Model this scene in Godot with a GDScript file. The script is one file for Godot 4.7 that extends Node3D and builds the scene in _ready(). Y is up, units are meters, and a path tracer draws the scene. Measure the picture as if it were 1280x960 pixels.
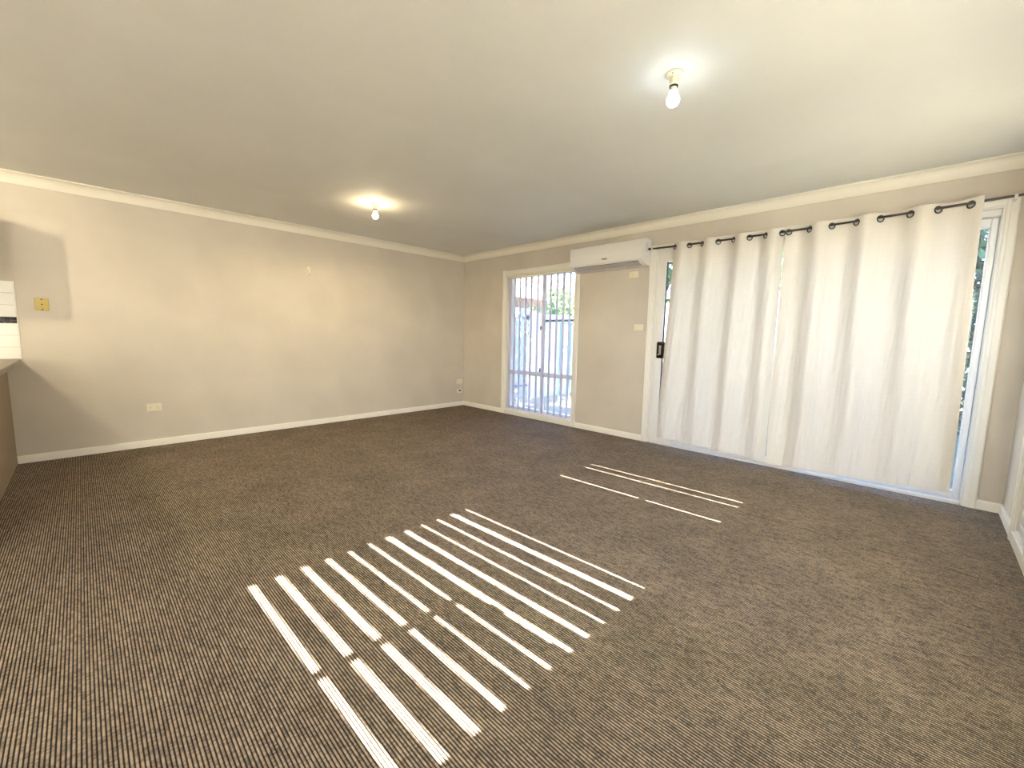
extends Node3D

# ---------------------------------------------------------------- geometry collector
class Geo:
	var v := PackedVector3Array()
	var n := PackedVector3Array()
	var t := PackedVector2Array()

	func tri(a: Vector3, b: Vector3, c: Vector3, na: Vector3, nb: Vector3, nc: Vector3, ta := Vector2.ZERO, tb := Vector2.ZERO, tc := Vector2.ZERO) -> void:
		var cr := (b - a).cross(c - a)
		if cr.length_squared() < 1e-18:
			return
		if cr.dot(na + nb + nc) > 0.0:
			v.append_array([a, c, b]); n.append_array([na, nc, nb]); t.append_array([ta, tc, tb])
		else:
			v.append_array([a, b, c]); n.append_array([na, nb, nc]); t.append_array([ta, tb, tc])

	func flat(a: Vector3, b: Vector3, c: Vector3, out: Vector3) -> void:
		var m := (b - a).cross(c - a).normalized()
		if m.dot(out) < 0.0:
			m = -m
		tri(a, b, c, m, m, m)

	func quad(a: Vector3, b: Vector3, c: Vector3, d: Vector3, out: Vector3) -> void:
		flat(a, b, c, out); flat(a, c, d, out)

	func box(lo: Vector3, hi: Vector3, bevel := 0.0) -> void:
		var c := (lo + hi) / 2.0
		var h := (hi - lo) / 2.0
		var b := minf(bevel, minf(h.x, minf(h.y, h.z)) * 0.8)
		var p := {}
		for sx in [-1, 1]:
			for sy in [-1, 1]:
				for sz in [-1, 1]:
					var s := Vector3(sx, sy, sz)
					for k in 3:
						var q := s * (h - Vector3(b, b, b))
						q[k] = s[k] * h[k]
						p[[sx, sy, sz, k]] = c + q
		for k in 3:
			var i := (k + 1) % 3
			var j := (k + 2) % 3
			for s in [-1, 1]:
				var pts := []
				for w in [[-1, -1], [1, -1], [1, 1], [-1, 1]]:
					var key := [0, 0, 0, k]
					key[k] = s; key[i] = w[0]; key[j] = w[1]
					pts.append(p[key])
				var out := Vector3.ZERO
				out[k] = s
				quad(pts[0], pts[1], pts[2], pts[3], out)
			if b > 0.0:
				for w in [[-1, -1], [1, -1], [1, 1], [-1, 1]]:
					var a0 := [0, 0, 0, i]; var a1 := [0, 0, 0, j]; var b0 := [0, 0, 0, i]; var b1 := [0, 0, 0, j]
					for key in [a0, a1, b0, b1]:
						key[i] = w[0]; key[j] = w[1]
					a0[k] = -1; a1[k] = -1; b0[k] = 1; b1[k] = 1
					var out := Vector3.ZERO
					out[i] = w[0]; out[j] = w[1]
					quad(p[a0], p[a1], p[b1], p[b0], out)
		if b > 0.0:
			for sx in [-1, 1]:
				for sy in [-1, 1]:
					for sz in [-1, 1]:
						flat(p[[sx, sy, sz, 0]], p[[sx, sy, sz, 1]], p[[sx, sy, sz, 2]], Vector3(sx, sy, sz))

	# closed 2-D outline (counted round), swept straight from a to b; ex, ey are the outline's axes
	func sweep(outline: PackedVector2Array, a: Vector3, b: Vector3, ex: Vector3, ey: Vector3, smooth := false, caps := true) -> void:
		var cnt := outline.size()
		var area := 0.0
		for i in cnt:
			area += outline[i].cross(outline[(i + 1) % cnt])
		var sg := signf(area)
		var en := []
		for i in cnt:
			var d := (outline[(i + 1) % cnt] - outline[i]).normalized()
			en.append(Vector2(d.y, -d.x) * sg)
		for i in cnt:
			var j := (i + 1) % cnt
			var ni: Vector2 = en[i]
			var nj: Vector2 = en[i]
			if smooth:
				if en[i].dot(en[(i + cnt - 1) % cnt]) > 0.7:
					ni = (en[i] + en[(i + cnt - 1) % cnt]).normalized()
				if en[i].dot(en[j]) > 0.7:
					nj = (en[i] + en[j]).normalized()
			var ni3 := ex * ni.x + ey * ni.y
			var nj3 := ex * nj.x + ey * nj.y
			var pi := ex * outline[i].x + ey * outline[i].y
			var pj := ex * outline[j].x + ey * outline[j].y
			tri(a + pi, a + pj, b + pj, ni3, nj3, nj3)
			tri(a + pi, b + pj, b + pi, ni3, nj3, ni3)
		if caps:
			var idx := Geometry2D.triangulate_polygon(outline)
			for k in range(0, idx.size(), 3):
				var q := []
				for m in 3:
					q.append(ex * outline[idx[k + m]].x + ey * outline[idx[k + m]].y)
				flat(a + q[0], a + q[1], a + q[2], a - b)
				flat(b + q[0], b + q[1], b + q[2], b - a)

	# profile: (radius, height) from top to bottom about axis through base
	func lathe(profile: PackedVector2Array, base: Vector3, axis := Vector3.UP, segs := 24) -> void:
		var u := axis.cross(Vector3(0.31, 0.77, 0.56)).normalized()
		var w := axis.cross(u).normalized()
		var cnt := profile.size()
		var pn := []
		for i in cnt:
			var d := Vector2.ZERO
			if i > 0: d += (profile[i] - profile[i - 1]).normalized()
			if i < cnt - 1: d += (profile[i + 1] - profile[i]).normalized()
			pn.append(Vector2(-d.y, d.x).normalized())
		for i in cnt - 1:
			for s in segs:
				var q := []
				var m := []
				for c in [[i, s], [i + 1, s], [i + 1, s + 1], [i, s + 1]]:
					var ang := TAU * float(c[1]) / segs
					var r := u * cos(ang) + w * sin(ang)
					q.append(base + r * profile[c[0]].x + axis * profile[c[0]].y)
					m.append(r * pn[c[0]].x + axis * pn[c[0]].y)
				tri(q[0], q[1], q[2], m[0], m[1], m[2])
				tri(q[0], q[2], q[3], m[0], m[2], m[3])

	func tube(path: PackedVector3Array, radii: PackedFloat32Array, segs := 8, closed := false) -> void:
		var cnt := path.size()
		var rings := []
		var nr := []
		for i in cnt:
			var d := (path[(i + 1) % cnt] - path[(i + cnt - 1) % cnt]) if closed else (path[mini(i + 1, cnt - 1)] - path[maxi(i - 1, 0)])
			d = d.normalized()
			var ref := Vector3.UP if absf(d.y) < 0.9 else Vector3.RIGHT
			var u := d.cross(ref).normalized()
			var w := u.cross(d).normalized()
			var ring := []
			var rn := []
			for s in segs:
				var ang := TAU * s / segs
				var r := u * cos(ang) + w * sin(ang)
				ring.append(path[i] + r * radii[mini(i, radii.size() - 1)])
				rn.append(r)
			rings.append(ring); nr.append(rn)
		for i in (cnt if closed else cnt - 1):
			var j := (i + 1) % cnt
			for s in segs:
				var e := (s + 1) % segs
				tri(rings[i][s], rings[j][s], rings[j][e], nr[i][s], nr[j][s], nr[j][e])
				tri(rings[i][s], rings[j][e], rings[i][e], nr[i][s], nr[j][e], nr[i][e])
		if not closed:
			for s in range(1, segs - 1):
				flat(rings[0][0], rings[0][s], rings[0][s + 1], path[0] - path[1])
				flat(rings[cnt - 1][0], rings[cnt - 1][s], rings[cnt - 1][s + 1], path[cnt - 1] - path[cnt - 2])

	func centre() -> Vector3:
		var lo := v[0]
		var hi := v[0]
		for p in v:
			lo = lo.min(p); hi = hi.max(p)
		return (lo + hi) / 2.0

	func mesh(shift: Vector3) -> ArrayMesh:
		var a := []
		a.resize(Mesh.ARRAY_MAX)
		var q := PackedVector3Array()
		q.resize(v.size())
		for i in v.size():
			q[i] = v[i] - shift
		a[Mesh.ARRAY_VERTEX] = q; a[Mesh.ARRAY_NORMAL] = n; a[Mesh.ARRAY_TEX_UV] = t
		var m := ArrayMesh.new()
		m.add_surface_from_arrays(Mesh.PRIMITIVE_TRIANGLES, a)
		return m


# ---------------------------------------------------------------- scene helpers
var rng := RandomNumberGenerator.new()
var M := {}
var origin := {}
var taken := {}
const V := Vector3(1, 1, 1)

func numbered(called: String) -> String:
	var k: int = taken.get(called, -1) + 1
	taken[called] = k
	return called if k == 0 else "%s_%03d" % [called, k]

func tag(o: Node, label: String, category: String, group := "") -> void:
	o.set_meta("label", label); o.set_meta("category", category)
	if group:
		o.set_meta("group", group)

func thing(called: String, label: String, category: String, at: Vector3, group := "") -> Node3D:
	var o := Node3D.new()
	o.name = numbered(called)
	add_child(o)
	o.position = at
	origin[o] = at
	tag(o, label, category, group)
	return o

# one named mesh; vertices of g are in the room's coordinates
func obj(called: String, g: Geo, m: Material, parent: Node3D = null) -> MeshInstance3D:
	var o := MeshInstance3D.new()
	var c := g.centre()
	o.mesh = g.mesh(c)
	o.material_override = m
	if parent:
		o.name = called
		parent.add_child(o, true)
		o.position = c - origin[parent]
	else:
		o.name = numbered(called)
		add_child(o)
		o.position = c
	origin[o] = c
	return o

func structure(called: String, g: Geo, m: Material, label: String, category: String) -> MeshInstance3D:
	var o := obj(called, g, m)
	o.set_meta("kind", "structure"); o.set_meta("label", label); o.set_meta("category", category)
	return o

func frame_thing(called: String, label: String, category: String, at: Vector3) -> Node3D:
	var o := thing(called, label, category, at)
	o.set_meta("kind", "structure")
	return o

# one box as a part
func bx(called: String, lo: Vector3, hi: Vector3, m: Material, parent: Node3D, bevel := 0.002) -> MeshInstance3D:
	var g := Geo.new()
	g.box(lo.min(hi), hi.max(lo), bevel)
	return obj(called, g, m, parent)

func mat(col: Color, rough := 0.6, metal := 0.0) -> StandardMaterial3D:
	var m := StandardMaterial3D.new()
	m.albedo_color = col; m.roughness = rough; m.metallic = metal
	return m

func noise_tex(freq: float, size: int, ramp: Array, sd := 1, octaves := 4) -> NoiseTexture2D:
	var f := FastNoiseLite.new()
	f.seed = sd; f.frequency = freq; f.noise_type = FastNoiseLite.TYPE_SIMPLEX_SMOOTH
	f.fractal_octaves = octaves
	var x := NoiseTexture2D.new()
	x.width = size; x.height = size; x.seamless = true; x.noise = f
	var gr := Gradient.new()
	gr.set_color(0, ramp[0]); gr.set_color(1, ramp[1])
	x.color_ramp = gr
	return x

func painted(col: Color, lo: float, scale: float, bump: float, sd: int) -> StandardMaterial3D:
	var m := mat(col, 0.75)
	m.albedo_texture = noise_tex(0.006, 256, [Color(lo, lo, lo), Color.WHITE], sd, 5)
	m.uv1_triplanar = true; m.uv1_world_triplanar = true
	m.uv1_scale = V * scale
	if bump > 0.0:
		m.heightmap_enabled = true; m.heightmap_scale = bump
		m.heightmap_texture = noise_tex(0.05, 256, [Color.BLACK, Color.WHITE], sd + 7, 3)
	return m

func make_materials() -> void:
	M.wall = painted(Color(0.855, 0.82, 0.76), 0.95, 0.7, 0.0, 3)
	M.ceiling = painted(Color(0.90, 0.90, 0.875), 0.97, 0.5, 0.0, 5)
	M.cornice = mat(Color(0.93, 0.91, 0.85), 0.55)
	M.trim = mat(Color(0.95, 0.935, 0.89), 0.4)
	M.frame = mat(Color(0.95, 0.94, 0.91), 0.35)
	M.plastic = mat(Color(0.93, 0.90, 0.80), 0.3)
	M.ac = mat(Color(0.93, 0.925, 0.91), 0.22)
	M.ac_grey = mat(Color(0.72, 0.71, 0.70), 0.4)
	M.slot = mat(Color(0.10, 0.09, 0.08), 0.6)
	M.yellow = mat(Color(0.80, 0.72, 0.38), 0.35)
	M.black = mat(Color(0.02, 0.02, 0.022), 0.16)
	M.chrome = mat(Color(0.75, 0.76, 0.78), 0.25, 1.0)
	M.rod = mat(Color(0.33, 0.31, 0.29), 0.35, 0.8)
	M.eyelet = mat(Color(0.32, 0.31, 0.31), 0.28, 1.0)
	M.white_tile = mat(Color(0.94, 0.935, 0.90), 0.12)
	M.grout = mat(Color(0.74, 0.72, 0.66), 0.8)
	M.black_tile = mat(Color(0.025, 0.025, 0.035), 0.12)
	M.counter = painted(Color(0.60, 0.555, 0.47), 0.85, 3.0, 0.0, 9)
	M.counter.roughness = 0.35
	M.panel = mat(Color(0.56, 0.49, 0.38), 0.5)
	M.cabinet = mat(Color(0.85, 0.83, 0.77), 0.4)
	M.brick = painted(Color(0.64, 0.59, 0.55), 0.7, 6.0, 0.0, 11)
	M.fence = mat(Color(0.93, 0.92, 0.87), 0.5)
	M.gate = mat(Color(0.70, 0.74, 0.80), 0.5)
	M.fence_rail = mat(Color(0.42, 0.46, 0.48), 0.5)
	M.teal = mat(Color(0.55, 0.74, 0.72), 0.5)
	M.roof = mat(Color(0.62, 0.56, 0.52), 0.7)
	M.fascia = mat(Color(0.45, 0.42, 0.41), 0.6)
	M.dark_glass = mat(Color(0.16, 0.17, 0.19), 0.1)
	M.bark = mat(Color(0.33, 0.26, 0.20), 0.9)
	M.ground = painted(Color(0.60, 0.56, 0.42), 0.75, 1.5, 0.0, 15)
	M.grass = mat(Color.WHITE, 0.8)
	M.grass.vertex_color_use_as_albedo = true
	M.leaf = mat(Color.WHITE, 0.5)
	M.leaf.vertex_color_use_as_albedo = true
	M.leaf.backlight_enabled = true; M.leaf.backlight = Color(0.35, 0.4, 0.2)
	M.glass = mat(Color(0.95, 0.98, 0.97, 0.06), 0.02)
	M.glass.transparency = BaseMaterial3D.TRANSPARENCY_ALPHA
	M.slat = mat(Color(0.95, 0.94, 0.91), 0.6)
	M.slat.backlight_enabled = true; M.slat.backlight = Color(0.55, 0.54, 0.52)
	M.slat_grey = mat(Color(0.88, 0.87, 0.90), 0.6)
	M.slat_grey.backlight_enabled = true; M.slat_grey.backlight = Color(0.62, 0.62, 0.64)
	M.sheer = mat(Color(0.97, 0.96, 0.94), 0.7)
	M.sheer.backlight_enabled = true; M.sheer.backlight = Color(1.0, 0.99, 0.97)
	# curtain: woven linen look
	var c := mat(Color(0.94, 0.918, 0.875), 0.85)
	c.albedo_texture = weave()
	c.uv1_scale = Vector3(6, 14, 1)
	c.backlight_enabled = true; c.backlight = Color(0.46, 0.465, 0.47)
	M.curtain = c
	M.tape = mat(Color(0.80, 0.70, 0.60), 0.85)
	M.carpet = carpet()

func weave() -> ImageTexture:
	var s := 256
	var im := Image.create_empty(s, s, false, Image.FORMAT_RGB8)
	var r := RandomNumberGenerator.new()
	r.seed = 41
	var rows := []
	var cols := []
	for i in s:
		rows.append(r.randf_range(-0.035, 0.035)); cols.append(r.randf_range(-0.02, 0.02))
	for y in s:
		for x in s:
			var k: float = 0.97 + 0.4 * rows[y / 2 * 2] + 0.6 * cols[x] + r.randf_range(-0.008, 0.008)
			im.set_pixel(x, y, Color(k, k, k))
	return ImageTexture.create_from_image(im)

# ribbed loop pile: 64 ribs across 0.64 m, loops along each rib
func carpet() -> StandardMaterial3D:
	var s := 1024
	var a := PackedByteArray()
	var h := PackedByteArray()
	a.resize(s * s * 3); h.resize(s * s * 3)
	var r := RandomNumberGenerator.new()
	r.seed = 23
	var tone := []
	var phase := []
	var streak := []
	for k in 64:
		var longer := []
		for j in 24:
			longer.append(r.randf())
		streak.append(longer)
	for k in 64:
		phase.append(r.randf())
		var line := []
		for j in 96:
			line.append(r.randf())
		tone.append(line)
	for y in s:
		for x in s:
			var k := x / 16
			var u := (float(x % 16) + 0.5) / 16.0
			var p: float = float(y) / s * 96.0 + phase[k]
			var j := int(p) % 96
			var w := p - floorf(p)
			var across := sin(PI * u)
			var along := sin(PI * w)
			var hh := across * (0.72 + 0.28 * along)
			var tn: float = tone[k][j]
			var lum := 0.30 + 0.70 * smoothstep(0.25, 0.85, across) * (0.75 + 0.25 * along)
			var q := p / 96.0 * 24.0
			var st: float = lerpf(streak[k][int(q) % 24], streak[k][(int(q) + 1) % 24], q - floorf(q))
			lum *= 0.70 + 0.26 * tn + 0.26 * st + r.randf_range(-0.06, 0.06)
			var warm := 1.0 + 0.06 * (tn - 0.5)
			var at := (y * s + x) * 3
			a[at] = clampi(int(255.0 * lum * warm), 0, 255)
			a[at + 1] = clampi(int(255.0 * lum), 0, 255)
			a[at + 2] = clampi(int(255.0 * lum / warm), 0, 255)
			var hb := clampi(int(255.0 * hh), 0, 255)
			h[at] = hb; h[at + 1] = hb; h[at + 2] = hb
	var m := mat(Color(0.745, 0.668, 0.573), 0.85)
	m.metallic_specular = 0.25
	m.albedo_texture = ImageTexture.create_from_image(Image.create_from_data(s, s, false, Image.FORMAT_RGB8, a))
	m.uv1_triplanar = true; m.uv1_world_triplanar = true
	m.uv1_scale = V / 0.64
	m.heightmap_enabled = true; m.heightmap_scale = 0.35
	m.heightmap_texture = ImageTexture.create_from_image(Image.create_from_data(s, s, false, Image.FORMAT_RGB8, h))
	m.detail_enabled = true; m.detail_blend_mode = BaseMaterial3D.BLEND_MODE_MUL
	m.detail_uv_layer = BaseMaterial3D.DETAIL_UV_2
	m.detail_albedo = noise_tex(0.02, 256, [Color(0.88, 0.88, 0.88), Color.WHITE], 31, 5)
	m.uv2_triplanar = true; m.uv2_world_triplanar = true
	m.uv2_scale = V * 0.45
	return m


func _ready() -> void:
	rng.seed = 7
	# ------------------------------------------------------------ camera, sky, sun, exposure
	var cam := Camera3D.new()
	cam.name = "camera"
	add_child(cam)
	cam.transform = Transform3D(Basis(Vector3(0.70139429, 0.01872256, 0.71252756), Vector3(0.06865856, 0.99323173, -0.09368418), Vector3(-0.70945899, 0.11463066, 0.6953616)), Vector3(-4.39288, 1.16368, 5.42081))
	cam.fov = 84.6565
	cam.near = 0.02
	cam.current = true
	var env := Environment.new()
	var sky := Sky.new()
	var sm := ProceduralSkyMaterial.new()
	sm.sky_top_color = Color(0.40, 0.58, 0.93)
	sm.sky_horizon_color = Color(0.82, 0.90, 0.98)
	sm.sky_curve = 0.18
	sm.ground_bottom_color = Color(0.42, 0.40, 0.33)
	sm.ground_horizon_color = Color(0.70, 0.72, 0.70)
	sky.sky_material = sm
	env.background_mode = Environment.BG_SKY
	env.sky = sky
	env.background_energy_multiplier = 3.0
	env.ambient_light_source = Environment.AMBIENT_SOURCE_SKY
	env.tonemap_mode = Environment.TONE_MAPPER_LINEAR
	env.tonemap_exposure = 3.3
	env.sdfgi_enabled = true; env.ssao_enabled = true; env.ssil_enabled = true
	var we := WorldEnvironment.new()
	we.name = "environment"
	we.environment = env
	add_child(we)
	var sun := DirectionalLight3D.new()
	sun.name = "sun"
	add_child(sun)
	sun.look_at_from_position(Vector3.ZERO, Vector3(-0.03, -0.7306, -1.0))
	sun.light_color = Color(1.0, 0.985, 0.96)
	sun.light_energy = 12.0
	sun.light_angular_distance = 0.36
	sun.shadow_enabled = true

	make_materials()
	shell()
	openings()
	blinds()
	curtains()
	lamps()
	air_conditioner()
	sockets()
	kitchen()
	outdoors()

# ---------------------------------------------------------------- the room
const X0 := -8.6      # far side of the kitchen and dining part, never in view
const ZF := 5.89      # wall with the sunny windows, beside and behind the camera
const W1 := [0.965, 2.20, 0.065, 2.025]     # window_1 in wall_right: z, z, y, y
const D1 := [3.25, 5.705, 0.0, 2.085]        # door_1 in wall_right
const W2 := [-3.98, -2.45, 0.065, 2.025]    # window_2 in wall_front: x, x, y, y
const W3 := [-2.16, -0.60, 0.065, 2.025]
const D2 := [-8.1, -5.4, 0.0, 2.085]        # sliding door of the dining end

func wall_with_holes(g: Geo, along_z: bool, at: float, thick: float, lo: float, hi: float, holes: Array) -> void:
	var put := func(a: float, b: float, y0: float, y1: float) -> void:
		if b - a < 0.001 or y1 - y0 < 0.001:
			return
		if along_z:
			g.box(Vector3(at, y0, a), Vector3(at + thick, y1, b))
		else:
			g.box(Vector3(a, y0, at), Vector3(b, y1, at + thick))
	var from := lo
	for h in holes:
		put.call(from, h[0], 0.0, 2.42)
		put.call(h[0], h[1], 0.0, h[2])
		put.call(h[0], h[1], h[3], 2.42)
		from = h[1]
	put.call(from, hi, 0.0, 2.42)

func shell() -> void:
	# carpet laid in two sheets that meet in a seam
	var f := Geo.new()
	f.box(Vector3(X0, -0.12, -0.2), Vector3(0.2, -0.012, ZF + 0.2))
	var floor_ := structure("floor", f, M.grout, "brown ribbed loop pile carpet with bright sun stripes covering the whole floor", "floor")
	var g := Geo.new()
	g.box(Vector3(-5.2, -0.012, 0.0), Vector3(-1.3235, 0.0, ZF), 0.003)
	obj("carpet_sheet", g, M.carpet, floor_)
	g = Geo.new()
	g.box(Vector3(-1.3215, -0.012, 0.0), Vector3(0.0, 0.0, ZF), 0.003)
	obj("carpet_sheet", g, M.carpet, floor_)
	g = Geo.new()
	g.box(Vector3(X0, -0.012, 0.0), Vector3(-5.202, 0.0, ZF), 0.003)
	obj("carpet_sheet", g, M.carpet, floor_)
	g = Geo.new()
	g.box(Vector3(X0 - 0.2, 2.40, -0.2), Vector3(0.65, 2.6, ZF + 0.2))
	structure("ceiling", g, M.ceiling, "plain cream painted plasterboard ceiling carrying two bare bulbs", "ceiling")
	g = Geo.new()
	g.box(Vector3(X0 - 0.2, 0.0, -0.2), Vector3(0.2, 2.42, 0.0))
	structure("wall_back", g, M.wall, "long plain beige wall with a hook and sockets, left of the corner", "wall")
	g = Geo.new()
	wall_with_holes(g, true, 0.0, 0.2, 0.0, ZF + 0.2, [W1, D1])
	structure("wall_right", g, M.wall, "beige wall holding the tall window, air conditioner and curtained door", "wall")
	g = Geo.new()
	wall_with_holes(g, false, ZF, 0.2, X0, 0.0, [D2, W2, W3])
	structure("wall_front", g, M.wall, "pale wall sliver at the right edge beside the curtained door", "wall")
	g = Geo.new()
	g.box(Vector3(X0 - 0.2, 0.0, 0.0), Vector3(X0, 2.42, ZF + 0.2))
	structure("wall_left", g, M.wall, "beige wall closing the kitchen end of the room", "wall")
	# cove cornices: lip at the ceiling, hollow curve, lip at the wall
	var prof := PackedVector2Array([Vector2(-0.006, 0.006), Vector2(0.062, 0.006), Vector2(0.062, -0.009), Vector2(0.056, -0.011)])
	for k in 9:
		var ang := PI / 2 * (k + 0.5) / 9.0
		prof.append(Vector2(0.054 - 0.044 * sin(ang), -0.012 - 0.066 * (1.0 - cos(ang))))
	prof.append_array([Vector2(0.010, -0.080), Vector2(0.010, -0.090), Vector2(-0.006, -0.090)])
	g = Geo.new()
	g.sweep(prof, Vector3(X0, 2.4, 0), Vector3(0, 2.4, 0), Vector3(0, 0, 1), Vector3.UP, true)
	structure("trim_1", g, M.cornice, "white cove cornice along the top of the long plain wall", "cornice")
	g = Geo.new()
	g.sweep(prof, Vector3(0, 2.4, 0), Vector3(0, 2.4, ZF), Vector3(-1, 0, 0), Vector3.UP, true)
	structure("trim_2", g, M.cornice, "white cove cornice above the window, air conditioner and curtains", "cornice")
	g = Geo.new()
	g.sweep(prof, Vector3(X0, 2.4, ZF), Vector3(0, 2.4, ZF), Vector3(0, 0, -1), Vector3.UP, true)
	structure("trim_3", g, M.cornice, "white cove cornice on the wall with the sunny windows", "cornice")
	# baseboards
	var bp := PackedVector2Array([Vector2(-0.004, -0.004), Vector2(0.014, -0.004), Vector2(0.014, 0.052), Vector2(0.011, 0.060), Vector2(0.006, 0.066), Vector2(-0.004, 0.067)])
	g = Geo.new()
	g.sweep(bp, Vector3(-4.84, 0, 0), Vector3(0, 0, 0), Vector3(0, 0, 1), Vector3.UP, true)
	structure("baseboard_back", g, M.trim, "white skirting board along the foot of the long plain wall", "baseboard")
	g = Geo.new()
	for s in [[0.0, 0.893], [2.268, 3.188], [5.752, ZF]]:
		g.sweep(bp, Vector3(0, 0, s[0]), Vector3(0, 0, s[1]), Vector3(-1, 0, 0), Vector3.UP, true)
	structure("baseboard_right", g, M.trim, "white skirting board between the tall window and the curtained door", "baseboard")
	g = Geo.new()
	for s in [[W3[1] + 0.06, 0.0], [W2[1] + 0.06, W3[0] - 0.06], [-5.3, W2[0] - 0.06]]:
		g.sweep(bp, Vector3(s[0], 0, ZF), Vector3(s[1], 0, ZF), Vector3(0, 0, -1), Vector3.UP, true)
	structure("baseboard_front", g, M.trim, "white skirting board at the right edge under the pale wall sliver", "baseboard")

# moulded architrave outline, u across the board from the opening outwards, v into the room
func architrave_outline(w: float) -> PackedVector2Array:
	return PackedVector2Array([Vector2(0, 0), Vector2(0, 0.010), Vector2(0.006, 0.014), Vector2(w * 0.30, 0.016), Vector2(w * 0.36, 0.019), Vector2(w * 0.85, 0.020), Vector2(w * 0.95, 0.016), Vector2(w, 0.010), Vector2(w, 0)])

# a wall's own axes: p(u, y, out) with out towards the room
func place(front: bool, u: float, y: float, out: float) -> Vector3:
	return Vector3(u, y, ZF - out) if front else Vector3(-out, y, u)

func pbox(called: String, front: bool, u0: float, u1: float, y0: float, y1: float, o0: float, o1: float, m: Material, parent: Node3D, bevel := 0.002) -> MeshInstance3D:
	return bx(called, place(front, u0, y0, o0), place(front, u1, y1, o1), m, parent, bevel)

func surround(front: bool, h: Array, w: float, parent: Node3D, sill: bool) -> void:
	var au := Vector3(1, 0, 0) if front else Vector3(0, 0, 1)
	var ao := Vector3(0, 0, -1) if front else Vector3(-1, 0, 0)
	var o := architrave_outline(w)
	var g := Geo.new()
	g.sweep(o, place(front, h[0], 0.0, 0), place(front, h[0], h[3] + w, 0), -au, ao)
	obj("architrave", g, M.trim, parent)
	g = Geo.new()
	g.sweep(o, place(front, h[1], 0.0, 0), place(front, h[1], h[3] + w, 0), au, ao)
	obj("architrave", g, M.trim, parent)
	g = Geo.new()
	g.sweep(o, place(front, h[0], h[3], 0), place(front, h[1], h[3], 0), Vector3.UP, ao)
	obj("architrave", g, M.trim, parent)
	if sill:
		pbox("sill_board", front, h[0], h[1], 0.0, h[2], 0.0, 0.016, M.trim, parent)
	# lining of the reveal
	pbox("reveal_lining", front, h[0], h[0] + 0.012, h[2], h[3], -0.10, 0.004, M.trim, parent, 0.001)
	pbox("reveal_lining", front, h[1] - 0.012, h[1], h[2], h[3], -0.10, 0.004, M.trim, parent, 0.001)
	pbox("reveal_lining", front, h[0] + 0.012, h[1] - 0.012, h[3] - 0.012, h[3], -0.10, 0.004, M.trim, parent, 0.001)
	if sill:
		pbox("reveal_lining", front, h[0] + 0.012, h[1] - 0.012, h[2], h[2] + 0.012, -0.10, 0.004, M.trim, parent, 0.001)

# tall aluminium window: two sashes over a transom, insect screen rail in one half
func tall_window(called: String, label: String, front: bool, h: Array, mid: float, trans: float, screen_low_half: bool, rail: float, infill: float) -> void:
	var w := frame_thing(called, label, "window", place(front, (h[0] + h[1]) / 2, h[2], 0))
	surround(front, h, 0.066, w, true)
	var a: float = h[0] + 0.012
	var b: float = h[1] - 0.012
	var y0: float = h[2] + 0.012
	var y1: float = h[3] - 0.012
	pbox("frame", front, a, a + 0.035, y0, y1, -0.115, -0.060, M.frame, w)
	pbox("frame", front, b - 0.035, b, y0, y1, -0.115, -0.060, M.frame, w)
	pbox("frame", front, a + 0.035, b - 0.035, y1 - 0.035, y1, -0.115, -0.060, M.frame, w)
	pbox("frame", front, a + 0.035, b - 0.035, y0, y0 + 0.045, -0.115, -0.060, M.frame, w)
	pbox("transom", front, a + 0.035, b - 0.035, trans - 0.030, trans + 0.030, -0.112, -0.055, M.frame, w)
	pbox("mullion", front, mid - 0.020, mid + 0.020, y0 + 0.045, y1 - 0.035, -0.111, -0.058, M.frame, w)
	for s in [[a + 0.035, mid - 0.020], [mid + 0.020, b - 0.035]]:
		pbox("pane", front, s[0], s[1], trans + 0.030, y1 - 0.035, -0.094, -0.088, M.glass, w, 0.0)
		if infill > 0.0:
			pbox("infill_panel", front, s[0], s[1], y0 + 0.045, trans - 0.030, -0.100, -0.080, M.frame, w)
		else:
			pbox("pane", front, s[0], s[1], y0 + 0.045, trans - 0.030, -0.094, -0.088, M.glass, w, 0.0)
	var half := [a + 0.035, mid - 0.020] if screen_low_half else [mid + 0.020, b - 0.035]
	pbox("screen_rail", front, half[0], half[1], rail - 0.015, rail + 0.015, -0.112, -0.100, M.fence_rail if not front else M.frame, w, 0.001)
	# catches on the meeting stile
	var side := 1.0 if screen_low_half else -1.0
	for y in [1.245, trans + 0.03]:
		pbox("catch", front, mid - 0.012 + side * 0.026, mid + 0.012 + side * 0.026, y, y + 0.055, -0.075, -0.052, M.fence_rail, w)

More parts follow.
